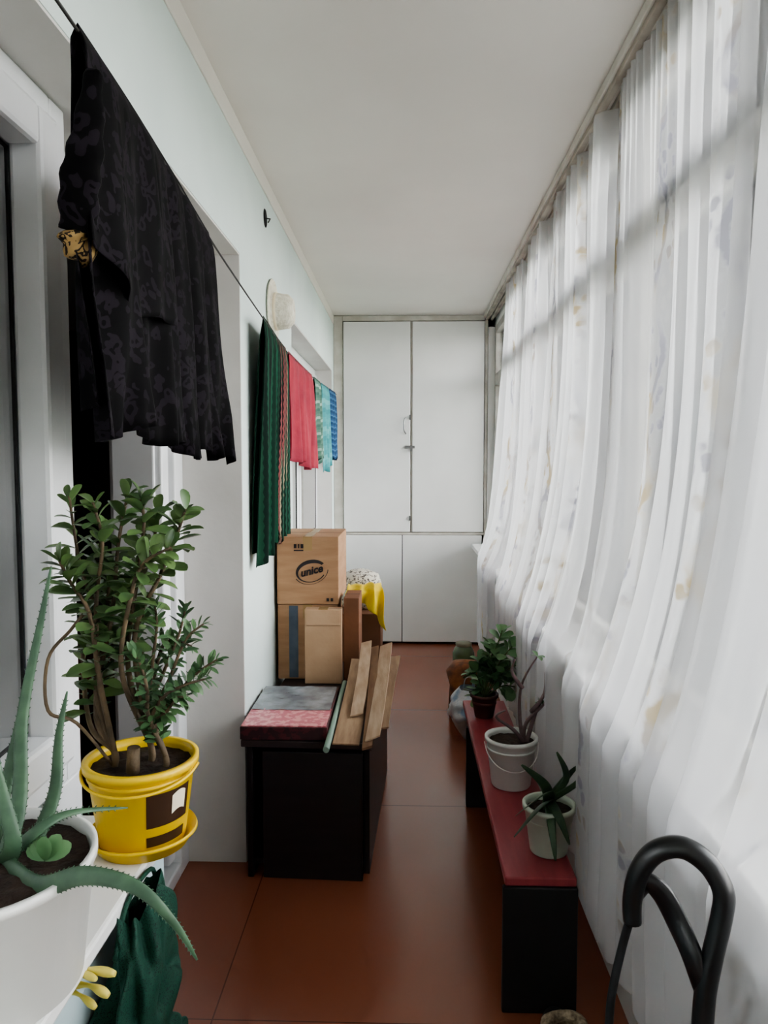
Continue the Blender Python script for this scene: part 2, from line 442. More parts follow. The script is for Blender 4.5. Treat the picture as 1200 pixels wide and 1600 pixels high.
# ------------------------------------------------------------ built in cabinet
cab = thing('built_in_cabinet', (0, YB, 0), 'tall white painted built-in cupboard with four doors closing the far end of the balcony', 'cupboard')
x0c, x1c = -.579, .639
b = B()
b.box(x0c, -.505, YB, YB + .05, 0, ZC - .002); b.box(.615, x1c, YB, YB + .05, 0, ZC - .002)
b.box(-.505, .615, YB, YB + .05, 2.575, ZC - .002); b.box(-.505, .615, YB, YB + .05, .885, .905)
b.box(.03, .05, YB + .01, YB + .05, .905, 2.575)
obj('frame', b, 'paint_frame', cab, bevel=.004)
b = B(); b.box(-.505, .615, YB + .04, YB + .055, 0, 2.575); obj('inner_panel', b, 'crack', cab)
def cdoor(xa, xb, za, zb):
    b = B(); b.box(xa, xb, YB - .012, YB + .012, za, zb)
    return obj('door', b, 'paint', cab, bevel=.004)
dl = cdoor(-.50, .029, .909, 2.568)
dd = cdoor(.046, .61, .909, 2.568)
b = B(); b.tube(sm([Vector((-.005, YB - .014, 1.82)), Vector((-.02, YB - .04, 1.79)), Vector((-.02, YB - .04, 1.72)), Vector((-.005, YB - .014, 1.69))]), .005); obj('handle', b, 'steel', dl)
b = B(); b.box(-.015, .065, YB - .024, YB - .013, 1.575, 1.595); b.box(.03, .045, YB - .03, YB - .013, 1.55, 1.60); obj('latch', b, 'steel', dl)
for z in (1.80, 1.0):
    b = B(); b.box(.02, .034, YB - .02, YB - .012, z, z + .04); obj('hinge', b, 'steel', cab)
cdoor(-.50, -.037, .02, .883)
cdoor(-.031, .60, .02, .883)

# ------------------------------------------------------------ curtain rail & curtains
rl = thing('curtain_rail', (.64, 2.3, 2.56), 'long metal curtain rail fixed along the ceiling above the sheer curtains', 'curtain rail')
b = B()
b.box(.60, .69, Y0 + .02, 5.86, 2.585, 2.619); obj('rail_board', b, 'paint_frame', rl, bevel=.004)
for x in (.62, .66):
    b = B(); b.box(x - .012, x + .012, Y0 + .02, 5.85, 2.568, 2.586); obj('track', b, 'alu', rl, bevel=.003)

POTS = [(.355, 2.45, .09), (.400, 2.02, .070), (.335, 3.12, .06)]
def curtain(y0, y1, seed, label, hem=.33, ex=4.5):
    b = B()
    nu = int((y1 - y0) / .0075); nv = 52
    def fn(u, v):
        y = y0 + (y1 - y0) * u
        hz = hem + .015 * math.sin(y * 9 + seed)
        z = 2.563 + (hz - 2.563) * v
        if z > .80: xb = .636 - (.636 - .480) * ((2.563 - z) / (2.563 - .80)) ** ex
        else: xb = .480 + .006 * (.80 - z) / .5
        n1 = noise.noise(Vector((y * 1.3, seed, 0)))
        ph = 2 * PI * (y / .175 + 2.4 * n1 + .35 * noise.noise(Vector((y * 2, seed + 3, v * 1.5))))
        fine = math.sin(2 * PI * y / .045 + 3 * n1) * .008 * max(0, 1 - v * 3.5) + .004 * math.sin(2 * PI * y / .062 + 5 * n1) * v
        a = (.020 + .024 * min(1, v * 1.6)) * (.8 + 1.2 * noise.noise(Vector((y * 2.3, seed + 5, v * 1.2))))
        sh = math.sin(ph); sh = math.copysign(abs(sh) ** .6, sh)
        x = xb + a * (sh + .35 * math.sin(ph * 2.1 + seed + v)) + fine + .03 * v * noise.noise(Vector((y * 1.1, 7 + seed, v * 1.5)))
        yy = y + .044 * min(1, v * 2) * math.cos(ph)
        x = min(x, .682)
        if .76 < z < .86: x = min(x, .508)
        if z < 1.1:
            for (px_, py_, r) in POTS:
                dy = abs(yy - py_)
                if dy < r + .02: x = max(x, px_ + math.sqrt(max(0, (r + .02) ** 2 - dy * dy)) - .0)
        if z < .86: x = max(min(x, .51 if z > .7 else .56), .453)
        return Vector((x, yy, z))
    b.grid(fn, nu, nv, lambda u, v: ((y0 + (y1 - y0) * u) * 1.3 + seed * .13, 2.5 * (1 - v)))
    o = obj('sheer_curtain', b, 'curtain')
    return meta(o, label, 'curtain', 'sheer curtains along the window wall')
curtain(.25, 2.60, 1.0, 'nearest and widest white sheer curtain with beige motifs, hanging beside the black loop handle')
curtain(2.70, 3.90, 4.3, 'middle sheer white curtain hanging behind the woody plant on the bench')
curtain(4.10, 4.72, 8.1, 'farthest sheer white curtain, next to the white built-in cupboard', ex=7)

# ------------------------------------------------------------ clothes line and clothes
LP = [Vector((-.40, Y0, 2.06)), Vector((-.43, .3, 2.045)), Vector((-.45, 1.05, 2.04)), Vector((-.475, 1.5, 2.035)), Vector((-.50, 1.96, 2.015)), Vector((-.52, 2.73, 1.975)), Vector((-.54, 3.4, 1.955)), Vector((-.55, 4.6, 1.96)), Vector((-.555, YB - .01, 2.0))]
LS = sm(LP, 10)
def line(y):
    for a, c in zip(LS, LS[1:]):
        if a.y <= y <= c.y: return a.lerp(c, (y - a.y) / (c.y - a.y))
    return LS[-1]
b = B(); b.tube(LS, .0028, 6); o = obj('clothes_line', b, 'wire'); meta(o, 'thin dark clothes line strung along the left wall carrying laundry', 'clothes line')

def hang(b, y0, y1, front, back, amp, wl, seed, flare=0, rag=.02, lean=0, nu=60, nv=26, yshift=0, ruf=0):
    fr = front if callable(front) else (lambda u: front)
    bk = back if callable(back) else (lambda u: back)
    def fn(u, v):
        w = v * 2 - 1; a = abs(w)
        y = y0 + (y1 - y0) * u
        L = line(y)
        drop = (fr(u) if w > 0 else bk(u)) + rag * math.sin(u * 11 + seed)
        th = min(a * 12, 1)
        sg = 1 if w > 0 else -1
        n = noise.noise(Vector((y * 4, seed, a)))
        f = amp * a ** .6 * (math.sin(2 * PI * y / wl + seed + 2.5 * n) + .4 * math.sin(4.7 * PI * y / wl + seed * 2 + a))
        if ruf: f += ruf * max(0, (a - .8) / .2) * math.sin(2 * PI * y / .035 + 2 * n)
        x = L.x + sg * .010 * th + f + lean * a
        x = max(x, XL + .012)
        yy = y + flare * (u - .5) * a + yshift * a + .3 * amp * a * math.cos(2 * PI * y / wl + seed)
        return Vector((x, yy, L.z + .006 - drop * a ** 1.0 + .004 * (1 - th)))
    b.grid(fn, nu, nv * 2, lambda u, v: (u * (y1 - y0) * 1.2, (v * 2 - 1) * .6))
    return b

dr = thing('black_dress', (line(1.5).x, 1.5, 1.42), 'black leopard-patterned dress draped over the near end of the clothes line', 'dress')
b = B(); hang(b, 1.04, 1.88, lambda u: .545 + .03 * u + .012 * math.sin(u * 25), lambda u: .5 + .02 * math.sin(u * 14), .022, .17, 2.0, flare=.12, rag=.008, nu=190, yshift=.07, ruf=.006)
obj('skirt', b, 'dress', dr, solid=.002)
b = B()
hang(b, 1.035, 1.45, lambda u: .30 + .05 * math.sin(u * 3), .2, .012, .24, 4.0, rag=.01, nu=70, lean=.012)
obj('bodice', b, 'dress', dr, solid=.002)
b = B()
sp_ = [P(146, 110, y=1.03), P(137, 210, y=1.03), P(124, 290, y=1.04), P(124, 360, y=1.06)]
b.tube(sm(sp_, 8), [.010 + .018 * math.sin(min(1, i / 16) * PI / 2) + .002 * math.sin(i * 1.4) for i in range(25)], 16, side=Vector((1, 0, 0)), flat=.6)
sl = obj('sleeve', b, 'dress', dr)
b = B()
cc = sm([P(112, 358, y=1.05), P(122, 384, y=1.06), P(148, 402, y=1.07)], 6)
b.tube(cc, [.014, .021, .025, .022, .019, .023, .027, .024, .020, .022, .025, .02, .014], 14, flat=.8)
obj('cuff', b, 'leopard', dr, label='leopard-print cuff')

b = B(); hang(b, 2.70, 3.03, lambda u: .90 - .05 * u, .85, .018, .12, 1.2, rag=.015, lean=-.03, nu=60)
b.mi = 1
hang(b, 3.02, 3.32, lambda u: .80 + .1 * u, .75, .014, .12, 3.2, rag=.015, lean=-.015, nu=40)
o = obj('striped_gown', b, ['stripe', 'stripe2'], solid=.002); meta(o, 'long dark green gown with a multicoloured striped edge, hanging above the cardboard boxes', 'gown')
b = B(); hang(b, 3.40, 4.30, lambda u: .48 + .07 * u, .42, .024, .22, .4, rag=.012, nu=70)
o = obj('shirt', b, 'redc', solid=.002); meta(o, 'plain red shirt folded over the clothes line', 'shirt')
b = B(); hang(b, 4.40, 4.74, .50, .42, .016, .15, 1.4); o = obj('towel', b, 'palegreen', solid=.002); meta(o, 'grey green striped cloth hanging right beyond the red shirt', 'towel', 'cloths at the far end of the line')
b = B(); hang(b, 4.78, 5.26, .56, .42, .018, .18, 2.4); o = obj('towel', b, 'teal', solid=.002); meta(o, 'turquoise cloth on the line between the grey green and the dark blue cloths', 'towel', 'cloths at the far end of the line')
b = B(); hang(b, 5.30, 5.78, .50, .45, .018, .16, 5.4); o = obj('towel', b, 'blue', solid=.002); meta(o, 'dark blue patterned cloth, last on the line next to the cupboard', 'towel', 'cloths at the far end of the line')

b = B()
c0 = P(437, 487, x=XL + .035)
m4 = Matrix.Translation((XL + .004, c0.y, c0.z)) @ Matrix.Rotation(math.radians(90), 4, 'Y')
hat = thing('sun_hat', (XL, c0.y, c0.z - .14), 'cream woven hat hung on the left wall above the striped gown', 'hat')
b.lathe(0, 0, [(.135, .006), (.13, .0), (.08, .004), (.075, .03), (.07, .07), (.05, .09), (0, .095)], 40, m4); obj('crown_and_brim', b, 'straw', hat, solid=.003)
b = B(); b.lathe(0, 0, [(.0785, .01), (.079, .025)], 40, m4); obj('band', b, 'cream', hat, solid=.002)
c1 = P(414, 341, x=XL)
b = B()
m4 = Matrix.Translation((XL, c1.y, c1.z)) @ Matrix.Rotation(math.radians(90), 4, 'Y')
b.lathe(0, 0, [(.0, .002), (.034, .003), (.037, .001)], 24, m4)
o = obj('junction_box', b, 'hole'); meta(o, 'small black round junction hole high on the left wall', 'junction box')
o2 = B(); o2.tube([Vector((XL + .002, c1.y, c1.z)), Vector((XL + .02, c1.y + .01, c1.z + .0)), Vector((XL + .015, c1.y - .01, c1.z - .02))], .003, 6); w_ = obj('wire', o2, 'wire', o)

# ------------------------------------------------------------ desk (dark cabinet)
dk = thing('low_cabinet', (-.13, 2.48, 0), 'low dark veneer cabinet against the left wall, carrying boxes and planks', 'cabinet')
xa, xb_, ya, yb_ = -.555, -.13, 2.48, 3.42
b = B(); b.box(xa - .015, xb_ + .015, ya - .02, yb_ + .01, .475, .50); obj('top', b, 'darkedge', dk, bevel=.003)
b = B(); b.box(xa, xa + .02, ya, yb_, 0, .475); obj('side_panel', b, 'darkwood', dk, bevel=.002)
b = B(); b.box(xb_ - .02, xb_, ya + .05, yb_, 0, .475); obj('side_panel', b, 'darkwood', dk, bevel=.002)
b = B(); b.box(xa + .02, xb_ - .02, yb_ - .02, yb_, 0.03, .475); obj('back_panel', b, 'darkwood', dk)
b = B(); b.box(xa + .055, xb_ - .02, ya + .0, ya + .02, .0, .455); dr_ = obj('door', b, 'darkwood', dk, bevel=.003)
b = B(); b.box(xa + .02, xb_ - .02, ya + .02, yb_ - .02, .04, .06); obj('shelf', b, 'darkwood', dk)
dk.rotation_euler.z = math.radians(-2.5)

fb = thing('flat_box', (-.42, 2.68, .502), 'flat maroon box with pink top and grey film, at the cabinet front', 'box')
b = B(); b.box(-.572, -.27, 2.475, 2.93, .502, .548); obj('body', b, 'maroon', fb, bevel=.003)
b = B(); b.box(-.568, -.275, 2.478, 2.66, .548, .552); obj('pink_cover', b, 'pinkp', fb)
b = B(); b.grid(lambda u, v: Vector((-.567 + .29 * u, 2.64 + .285 * v, .554 + .004 * noise.noise(Vector((u * 9, v * 9, 0))))), 24, 24); obj('plastic_film', b, 'film', fb)

def carton(x0, x1, y0, y1, z0, z1, m, label, rot=0, tape=True, group='cardboard cartons'):
    cx, cy = (x0 + x1) / 2, (y0 + y1) / 2
    t = thing('cardboard_box', (cx, cy, z0), label, 'box', group)
    b = B(); b.box(x0, x1, y0, y1, z0, z1); bd = obj('body', b, m, t, bevel=.003)
    if tape:
        b = B(); b.box(cx - .02, cx + .02, y0 - .0006, y1, z1, z1 + .0006); b.box(cx - .02, cx + .02, y0 - .0008, y0, z1 - .06, z1 + .0006)
        obj('tape', b, 'tape', t)
    b = B(); b.box(x0 + .002, x1 - .002, cy - .0015, cy + .0015, z1 - .001, z1 + .0009); obj('flap_seam', b, 'crack', t)
    t.rotation_euler.z = rot
    return t, bd
t, _ = carton(-.565, -.30, 3.20, 3.40, .503, .835, 'card', 'lower brown carton with a blue printed strip, directly under the logo carton')
b = B(); b.box(-.515, -.475, 3.1985, 3.1995, .51, .83); obj('printed_strip', b, 'blueprint', t)
t, _ = carton(-.437, -.278, 3.13, 3.185, .503, .828, 'card_l', 'slim light carton standing upright in front of the other boxes', tape=True)
b = B(); b.box(-.43, -.285, 3.124, 3.13, .76, .826); obj('flap', b, 'card_l', t, bevel=.001)
carton(-.272, -.205, 3.17, 3.38, .503, .87, 'card_d', 'dark brown narrow carton wedged right of the light upright carton', tape=False)
t, bd = carton(-.565, -.295, 3.19, 3.60, .838, 1.135, 'card', 'top carton of the stack, printed with a dark oval logo')
def ring(cx, cz, rx, rz, w, y, tilt, a0=0, a1=2 * PI, n=48, b=None):
    b = b or B()
    vs = []
    for i in range(n + 1):
        a = a0 + (a1 - a0) * i / n
        k = w * (.6 + .4 * math.sin(a))
        r_ = []
        for rr in (1, 0):
            ux, uz = (rx - k * rr) * math.cos(a), (rz - k * rr) * math.sin(a)
            r_.append(b.bm.verts.new((cx + ux * math.cos(tilt) - uz * math.sin(tilt), y, cz + ux * math.sin(tilt) + uz * math.cos(tilt))))
        vs.append(r_)
    for p, q in zip(vs, vs[1:]): b.face([p[0], p[1], q[1], q[0]])
    return b
LZ = .985
b = ring(-.415, LZ, .068, .049, .016, 3.1885, .25, .4, 5.6)
ring(-.415, LZ, .077, .058, .008, 3.1885, .3, 3.4, 6.0, b=b)
obj('logo', b, 'print', t)
def text(name, s, size, loc, rot, m, parent, shear=0, bold=0):
    cu = bpy.data.curves.new('t', 'FONT'); cu.body = s; cu.size = size; cu.align_x = 'CENTER'; cu.align_y = 'CENTER'; cu.extrude = .0004; cu.shear = shear; cu.offset = bold
    to = bpy.data.objects.new('t', cu); C.objects.link(to)
    bpy.context.view_layer.update()
    me = bpy.data.meshes.new_from_object(to.evaluated_get(bpy.context.evaluated_depsgraph_get()))
    bpy.data.objects.remove(to)
    me.materials.clear(); me.materials.append(M[m])
    me.transform(Matrix.Translation(loc) @ Euler(rot).to_matrix().to_4x4())
    root = parent
    while root.parent: root = root.parent
    me.transform(Matrix.Translation(-Vector(root['_base'])))
    o = bpy.data.objects.new(name, me); C.objects.link(o); o.parent = parent
    return o
text('lettering', 'unice', .047, (-.415, 3.188, LZ), (PI / 2, -.25, 0), 'print', t, .3, .0015)
for x, w in ((-.49, .012), (-.472, .006), (-.46, .012)):
    b = B(); b.box(x, x + w, 3.188, 3.1888, 1.085, 1.103); obj('handling_mark', b, 'print', t)
b = B(); b.box(-.49, -.448, 3.188, 3.1888, 1.072, 1.078); obj('handling_mark', b, 'print', t)
for x in (-.33, -.348):
    b = B(); b.box(x, x + .011, 3.188, 3.1888, .852, .866); obj('handling_mark', b, 'print', t)

carton(-.235, -.09, 2.98, 3.13, .503, .575, 'card_d', 'small dark carton low under the raised ends of the planks', tape=False)
def plank(p0, p1, w, h, m, label, side=Vector((1, 0, 0))):
    b = B(); b.plank(p0, p1, w, h, side); o = obj('plank', b, m, bevel=.001); meta(o, label, 'plank', 'loose planks on the dark cabinet')
plank(Vector((-.202, 2.42, .512)), Vector((-.190, 3.12, .612)), .090, .006, 'pine', 'widest brown plank lying lengthwise on the cabinet, nearest the pipe', Vector((1, 0, -.12)))
plank(Vector((-.128, 2.38, .514)), Vector((-.138, 3.20, .645)), .034, .009, 'pine_d', 'narrow darker plank between the wide plank and the pale one', Vector((1, 0, .1)))
plank(Vector((-.112, 2.42, .532)), Vector((-.088, 3.22, .655)), .052, .006, 'pine_l', 'long pale plank, rightmost of those on the cabinet', Vector((1, 0, .3)))
plank(Vector((-.178, 2.60, .55)), Vector((-.172, 3.16, .68)), .045, .006, 'pine_l', 'short pale strip on top of the wide brown plank', Vector((1, 0, .12)))
plank(Vector((-.088, 2.58, .509)), Vector((-.050, 3.26, .59)), .05, .007, 'pine', 'brown plank overhanging the aisle edge of the cabinet')
b = B(); b.tube([Vector((-.262, 2.36, .515)), Vector((-.249, 2.96, .56))], .0105, 14); o = obj('plastic_pipe', b, 'greenpipe'); meta(o, 'thin grey-green plastic pipe sticking out over the cabinet front', 'pipe')

t = thing('dark_stand', (-.3, 3.95, 0), 'low dark wooden stand behind the cabinet, under the yellow cloth carton', 'stand')
b = B(); b.box(-.56, -.13, 3.6, 4.25, .37, .40); obj('top', b, 'darkedge', t, bevel=.004)
for x in (-.545, -.17):
    for y in (3.62, 4.20): b = B(); b.box(x, x + .03, y, y + .03, 0, .37); obj('leg', b, 'blackwood', t, bevel=.003)
b = B(); b.box(-.54, -.145, 3.63, 4.22, .05, .365); obj('drawer_case', b, 'darkwood', t, bevel=.003)
carton(-.40, -.135, 3.86, 4.2, .403, .66, 'card_d', 'dark brown carton far back under the yellow cloth', tape=False)
b = B(); b.lathe(-.255, 4.05, [(0, .663), (.09, .665), (.12, .70), (.118, .79), (.10, .845), (.05, .868), (0, .87)], 30, wob=.04); o = obj('patterned_bundle', b, 'flowerp'); meta(o, 'rolled grey and white patterned bundle on top of the far carton', 'bundle')
b = B()
def yc(u, v):
    x = -.305 + .165 * u; a = v
    if a < .4: y = 3.97 - .11 * a / .4; z = .80 + .02 * math.sin(a / .4 * PI) - .03 * a
    else: y = 3.85 - .02 * math.sin((a - .4) * 5); z = .788 - (a - .4) * (.06 + .28 * u * u)
    n = noise.noise(Vector((u * 5, v * 3, 1)))
    return Vector((x + .02 * n + .05 * v * (u - .3), y - .02 - .026 * math.sin(u * 17 + v * 3), z + .02 * n))
b.grid(yc, 40, 30); o = obj('yellow_cloth', b, 'yellowc', solid=.003); meta(o, 'bright yellow cloth draped over the far carton', 'cloth')

# ------------------------------------------------------------ bench and its things
bn = thing('bench', (.35, 2.6, 0), 'low narrow bench with a red painted seat and black legs below the curtains', 'bench')
b = B(); b.box(.26, .448, 1.88, 3.34, .345, .37); obj('seat', b, 'redbench', bn, bevel=.005)
b = B(); b.box(.255, .451, 1.875, 1.895, .0, .344); obj('leg', b, 'blackwood', bn, bevel=.004)
b = B(); b.box(.255, .45, 3.05, 3.08, .0, .344); obj('leg', b, 'blackwood', bn, bevel=.004)
b = B(); b.box(.40, .42, 1.9, 3.05, .12, .18); obj('stretcher', b, 'blackwood', bn, bevel=.003)

rng = random.Random(5)
def stem_leaves(b, pts, n, L, W, start, ang=55, curl=.25, updir=.5, jit=.35, rd=False, fold=.25):
    m = len(pts) - 1
    for i in range(n):
        t = start + (1 - start) * (i + rng.random() * .6) / n
        f = min(t * m, m - 1e-3); k = int(f); p = pts[k].lerp(pts[k + 1], f - k)
        tg = (pts[k + 1] - pts[k]).normalized()
        az = i * 2.4 + rng.uniform(-.5, .5)
        side = tg.cross(Vector((math.cos(az), math.sin(az), .1))).normalized()
        a = math.radians(ang) * (1.15 - .55 * max(0, (t - .75) / .25)) + rng.uniform(-jit, jit)
        d = tg * math.cos(a) + side * math.sin(a) + Vector((0, 0, updir * .2))
        s = rng.uniform(.75, 1.15) * (1 if t < .9 else .8)
        b.leaf(p, d, Vector((rng.uniform(-.5, .5), rng.uniform(-.6, .3), 1)), L * s, W * s, curl * rng.uniform(-.3, 1.3), fold, rd)

def rings(b, cx, cy, z, r, w=.004, h=.006): b.lathe(cx, cy, [(r, z), (r + w, z + .001), (r + w, z + h), (r, z + h + .001)], 40)

def pot(root, cx, cy, z0, h, rt, rb, m, soil=.02, lip=.006, name='pot', ridges=()):
    b = B()
    prof = [(0, z0), (rb * .96, z0), (rb, z0 + .004), (rt, z0 + h - .012), (rt + lip, z0 + h - .012), (rt + lip, z0 + h), (rt - .003, z0 + h), (rt - .004, z0 + h - .012), (rt * .95, z0 + h - soil - .02)]
    b.lathe(cx, cy, prof, 48)
    for zz in ridges: rings(b, cx, cy, z0 + zz, rb + (rt - rb) * zz / h)
    o = obj(name, b, m, root)
    b = B()
    R_ = rt * .955
    b.grid(lambda u, v: Vector((cx + R_ * u * math.cos(v * 2 * PI), cy + R_ * u * math.sin(v * 2 * PI), z0 + h - soil + .006 * noise.noise(Vector((u * 5 * math.cos(v * 2 * PI), u * 5 * math.sin(v * 2 * PI), cx))))), 10, 36)
    obj('soil', b, 'soil', root)
    return o

def V(px, py, y): return P(px, py, y=y)
cx, cy, z0 = .355, 2.45, .371
t = thing('potted_plant', (cx, cy, z0), 'white plastic bucket holding a nearly bare woody plant, middle pot on the bench', 'potted plant', 'potted plants on the red bench')
pt = pot(t, cx, cy, z0, .165, .083, .066, 'whitepl', ridges=(.125,))
b = B(); b.tube(sm([Vector((cx + .09 * math.cos(a), cy - .0 + .09 * math.sin(a), z0 + .145 - .07 * math.sin(-a))) for a in [-PI + PI * i / 8 for i in range(9)]], 3), .002, 6); obj('handle', b, 'whitepl', pt)
b = B()
hs = V(818, 1160, 2.45)
for pts in ([hs, V(822, 1130, 2.45), V(850, 1100, 2.44), V(872, 1075, 2.43)], [hs, V(812, 1120, 2.46), V(815, 1070, 2.45), V(840, 1025, 2.44)],
            [hs + Vector((.01, 0, 0)), V(838, 1110, 2.47), V(862, 1060, 2.46), V(866, 1040, 2.45)], [hs, V(802, 1140, 2.42), V(775, 1120, 2.40), V(790, 1110, 2.4)],
            [V(830, 1112, 2.45), V(850, 1085, 2.42), V(852, 1050, 2.42)], [V(816, 1075, 2.45), V(800, 1050, 2.44), V(805, 1030, 2.44)]):
    q = sm(pts, 6); b.tube(q, [.0062 * (1 - i / len(q)) + .002 for i in range(len(q))], 8)
obj('stem', b, 'twig', t)
b = B()
for e in (V(872, 1075, 2.43), V(840, 1025, 2.44), V(866, 1040, 2.45), V(850, 1100, 2.44)):
    for k in range(5): b.leaf(e, Vector((rng.uniform(-1, 1), rng.uniform(-1, 1), rng.uniform(0, 1))), Vector((0, 0, 1)), .03, .017)
obj('foliage', b, 'leaf2', t)

cx, cy = .400, 2.02
t = thing('potted_plant', (cx, cy, z0), 'pale pot with drooping blade leaves at the near end of the red bench', 'potted plant', 'potted plants on the red bench')
pot(t, cx, cy, z0, .135, .068, .052, 'palepot')
b = B()
top = Vector((cx, cy, z0 + .11))
for e, w in (([V(850, 1225, 1.98), V(815, 1195, 1.95)], .016), ([V(852, 1240, 1.96), V(805, 1275, 1.9)], .019), ([V(885, 1215, 2.0), V(870, 1175, 2.0)], .014),
             ([V(862, 1290, 1.93), V(868, 1345, 1.9)], .014), ([V(900, 1225, 2.0), V(915, 1200, 1.99)], .015), ([V(840, 1265, 1.93), V(803, 1308, 1.9)], .018), ([V(885, 1215, 2.02), V(905, 1195, 2.04)], .014), ([V(875, 1280, 1.93), V(890, 1320, 1.92)], .014)):
    q = sm([top, top + Vector((0, 0, .03))] + e, 6)
    b.tube(q, [w * math.sin(PI * min(1, .25 + .75 * i / len(q))) + .0008 for i in range(len(q))], 8, side=Vector((1, .3, 0)), flat=.15)
obj('foliage', b, 'blade', t)

cx, cy = .335, 3.12
t = thing('potted_plant', (cx, cy, z0), 'small dark pot with a bushy green plant at the far end of the bench', 'potted plant', 'potted plants on the red bench')
pot(t, cx, cy, z0, .10, .055, .04, 'darkpot')
b = B(); bl = B()
base = Vector((cx, cy, z0 + .08))
for (px_, py_) in ((748, 1030), (765, 1005), (785, 985), (800, 1010), (815, 1035), (775, 1040), (795, 1050), (752, 1065), (738, 1050), (742, 1088), (812, 1075), (770, 1020)):
    e = V(px_, py_, 3.12 + rng.uniform(-.07, .07))
    q = sm([base, base.lerp(e, .5) + Vector((0, 0, .03)), e], 5)
    b.tube(q, .003, 6); stem_leaves(bl, q, 16, .06, .040, .3, 60, rd=True)
obj('stem', b, 'greenstem', t); obj('foliage', bl, 'leaf3', t)

def jar(x, y, r, h, label, m='jar'):
    t = thing('glass_jar', (x, y, 0), label, 'jar', 'jars on the floor beyond the bench')
    b = B(); b.lathe(x, y, [(0, .0), (r * .9, 0), (r, .01), (r, h * .68), (r * .82, h * .83), (r * .68, h * .88), (r * .68, h * .93)], 32); obj('body', b, m, t)
    b = B(); b.lathe(x, y, [(r * .72, h * .9), (r * .74, h * .91), (r * .74, h * .98), (r * .66, h), (0, h)], 32); obj('lid', b, 'lid', t)
jc = P(724, 1055, z=0)
jar(jc.x, jc.y, .075, .23, 'larger greenish glass jar standing on the floor near the cupboard')
jar(.405, 4.55, .055, .17, 'smaller amber glass jar on the floor, between the green jar and the bundle', 'jar2')
t = thing('plastic_bag', (.33, 3.85, 0), 'crumpled white and blue plastic bag on the floor just past the red bench', 'bag')
b = B()
def bagf(u, v):
    a = u * 2 * PI; r = .10 * math.sin(min(v * 1.25, 1) * PI * .5 + .2) * (1 - .55 * max(0, v - .75) / .25)
    n = 1 + .28 * noise.noise(Vector((math.cos(a) * 2, math.sin(a) * 2, v * 5)))
    return Vector((.325 + r * n * math.cos(a), 3.85 + r * 1.3 * n * math.sin(a), .002 + .27 * v))
b.grid(bagf, 40, 24); obj('body', b, 'bag', t)
b = B(); b.tube(sm([Vector((.30, 3.82, .26)), Vector((.31, 3.81, .33)), Vector((.35, 3.83, .33)), Vector((.355, 3.85, .26))], 6), .008, 8, flat=.3); obj('handle', b, 'bag', t)
b = B(); b.lathe(.335, 4.14, [(0, .0), (.085, .0), (.10, .06), (.095, .2), (.10, .28), (.07, .33), (0, .345)], 28, wob=.08); o = obj('cloth_bundle', b, 'orange'); meta(o, 'brownish orange cloth bundle on the floor behind the plastic bag', 'bundle')

b = B()
def slip(u, v):
    a = u * 2 * PI
    L_, W_ = .12, .05
    r = math.sin(PI * min(max(v, .0), 1)) ** .5
    return Vector((.375 + W_ * r * math.cos(a), 1.70 + L_ * (v - .5) * 2, .055 + .05 * r * math.sin(a)))
b.grid(slip, 28, 20); t = obj('slipper', b, 'blackwood'); meta(t, 'dark slipper with a fuzzy beige cuff on the floor before the bench', 'slipper')
b = B(); b.lathe(.375, 1.66, [(.04, .10), (.056, .115), (.054, .14), (.038, .15), (.03, .13), (.04, .10)], 28, wob=.07); obj('cuff', b, 'beigefur', t)

# ------------------------------------------------------------ black loop handle
D = .98
t = thing('shopping_trolley', (P(1050, 1500, y=D).x, D, 0), 'black padded loop handle of a tubular trolley in front of the near curtain', 'trolley')
def W(px, py, dy=0): return P(px, py, y=D + dy)
loop = [W(988, 1440, .03), W(988, 1405, .03), W(1000, 1360, .02), W(1026, 1330, .01), W(1066, 1324), W(1106, 1350, -.01), W(1130, 1392, -.02), W(1128, 1430, -.02), W(1112, 1500, -.02), W(1101, 1560, -.02), W(1096, 1640, -.02), W(1093, 1700, -.02)]
pts = sm(loop, 8)
b = B(); b.tube(pts, [.0140 + .0015 * min(1, i / 14) for i in range(len(pts))], 16, side=Vector((0, 1, 0)), flat=.9); obj('handle_grip', b, 'black_pl', t)
pts = sm([W(990, 1398, .03), W(1010, 1378, .025), W(1034, 1396, .02), W(1058, 1440, .01), W(1080, 1490, -.01), W(1100, 1550, -.02)], 8)
b = B(); b.tube(pts, [.0155 + .003 * math.sin(PI * i / len(pts)) for i in range(len(pts))], 16, side=Vector((1, 0, .6)), flat=.6); obj('crossbar', b, 'black_pl', t)
e1, e2 = W(950, 1640, .05), W(1093, 1690, -.02)
pts = sm([W(988, 1425, .03), W(972, 1480, .05), W(955, 1560, .05), e1], 6)
b = B(); b.tube(pts + [Vector((e1.x, e1.y, .05))], .006, 12); obj('frame_tube', b, 'blackwood', t)
b = B(); b.tube([e2, Vector((e2.x, e2.y, .05))], .010, 12); obj('frame_tube', b, 'blackwood', t)
b = B(); b.tube([Vector((e1.x, e1.y, .05)), Vector((e2.x, e2.y, .05))], .008, 10); obj('axle', b, 'blackwood', t)
for e in (e1, e2):
    m4 = Matrix.Translation((e.x, e.y, .05)) @ Matrix.Rotation(PI / 2, 4, 'Y')
    b = B(); b.lathe(0, 0, [(0, -.012), (.045, -.012), (.05, -.006), (.05, .006), (.045, .012), (0, .012)], 28, m4); obj('wheel', b, 'black_pl', t)

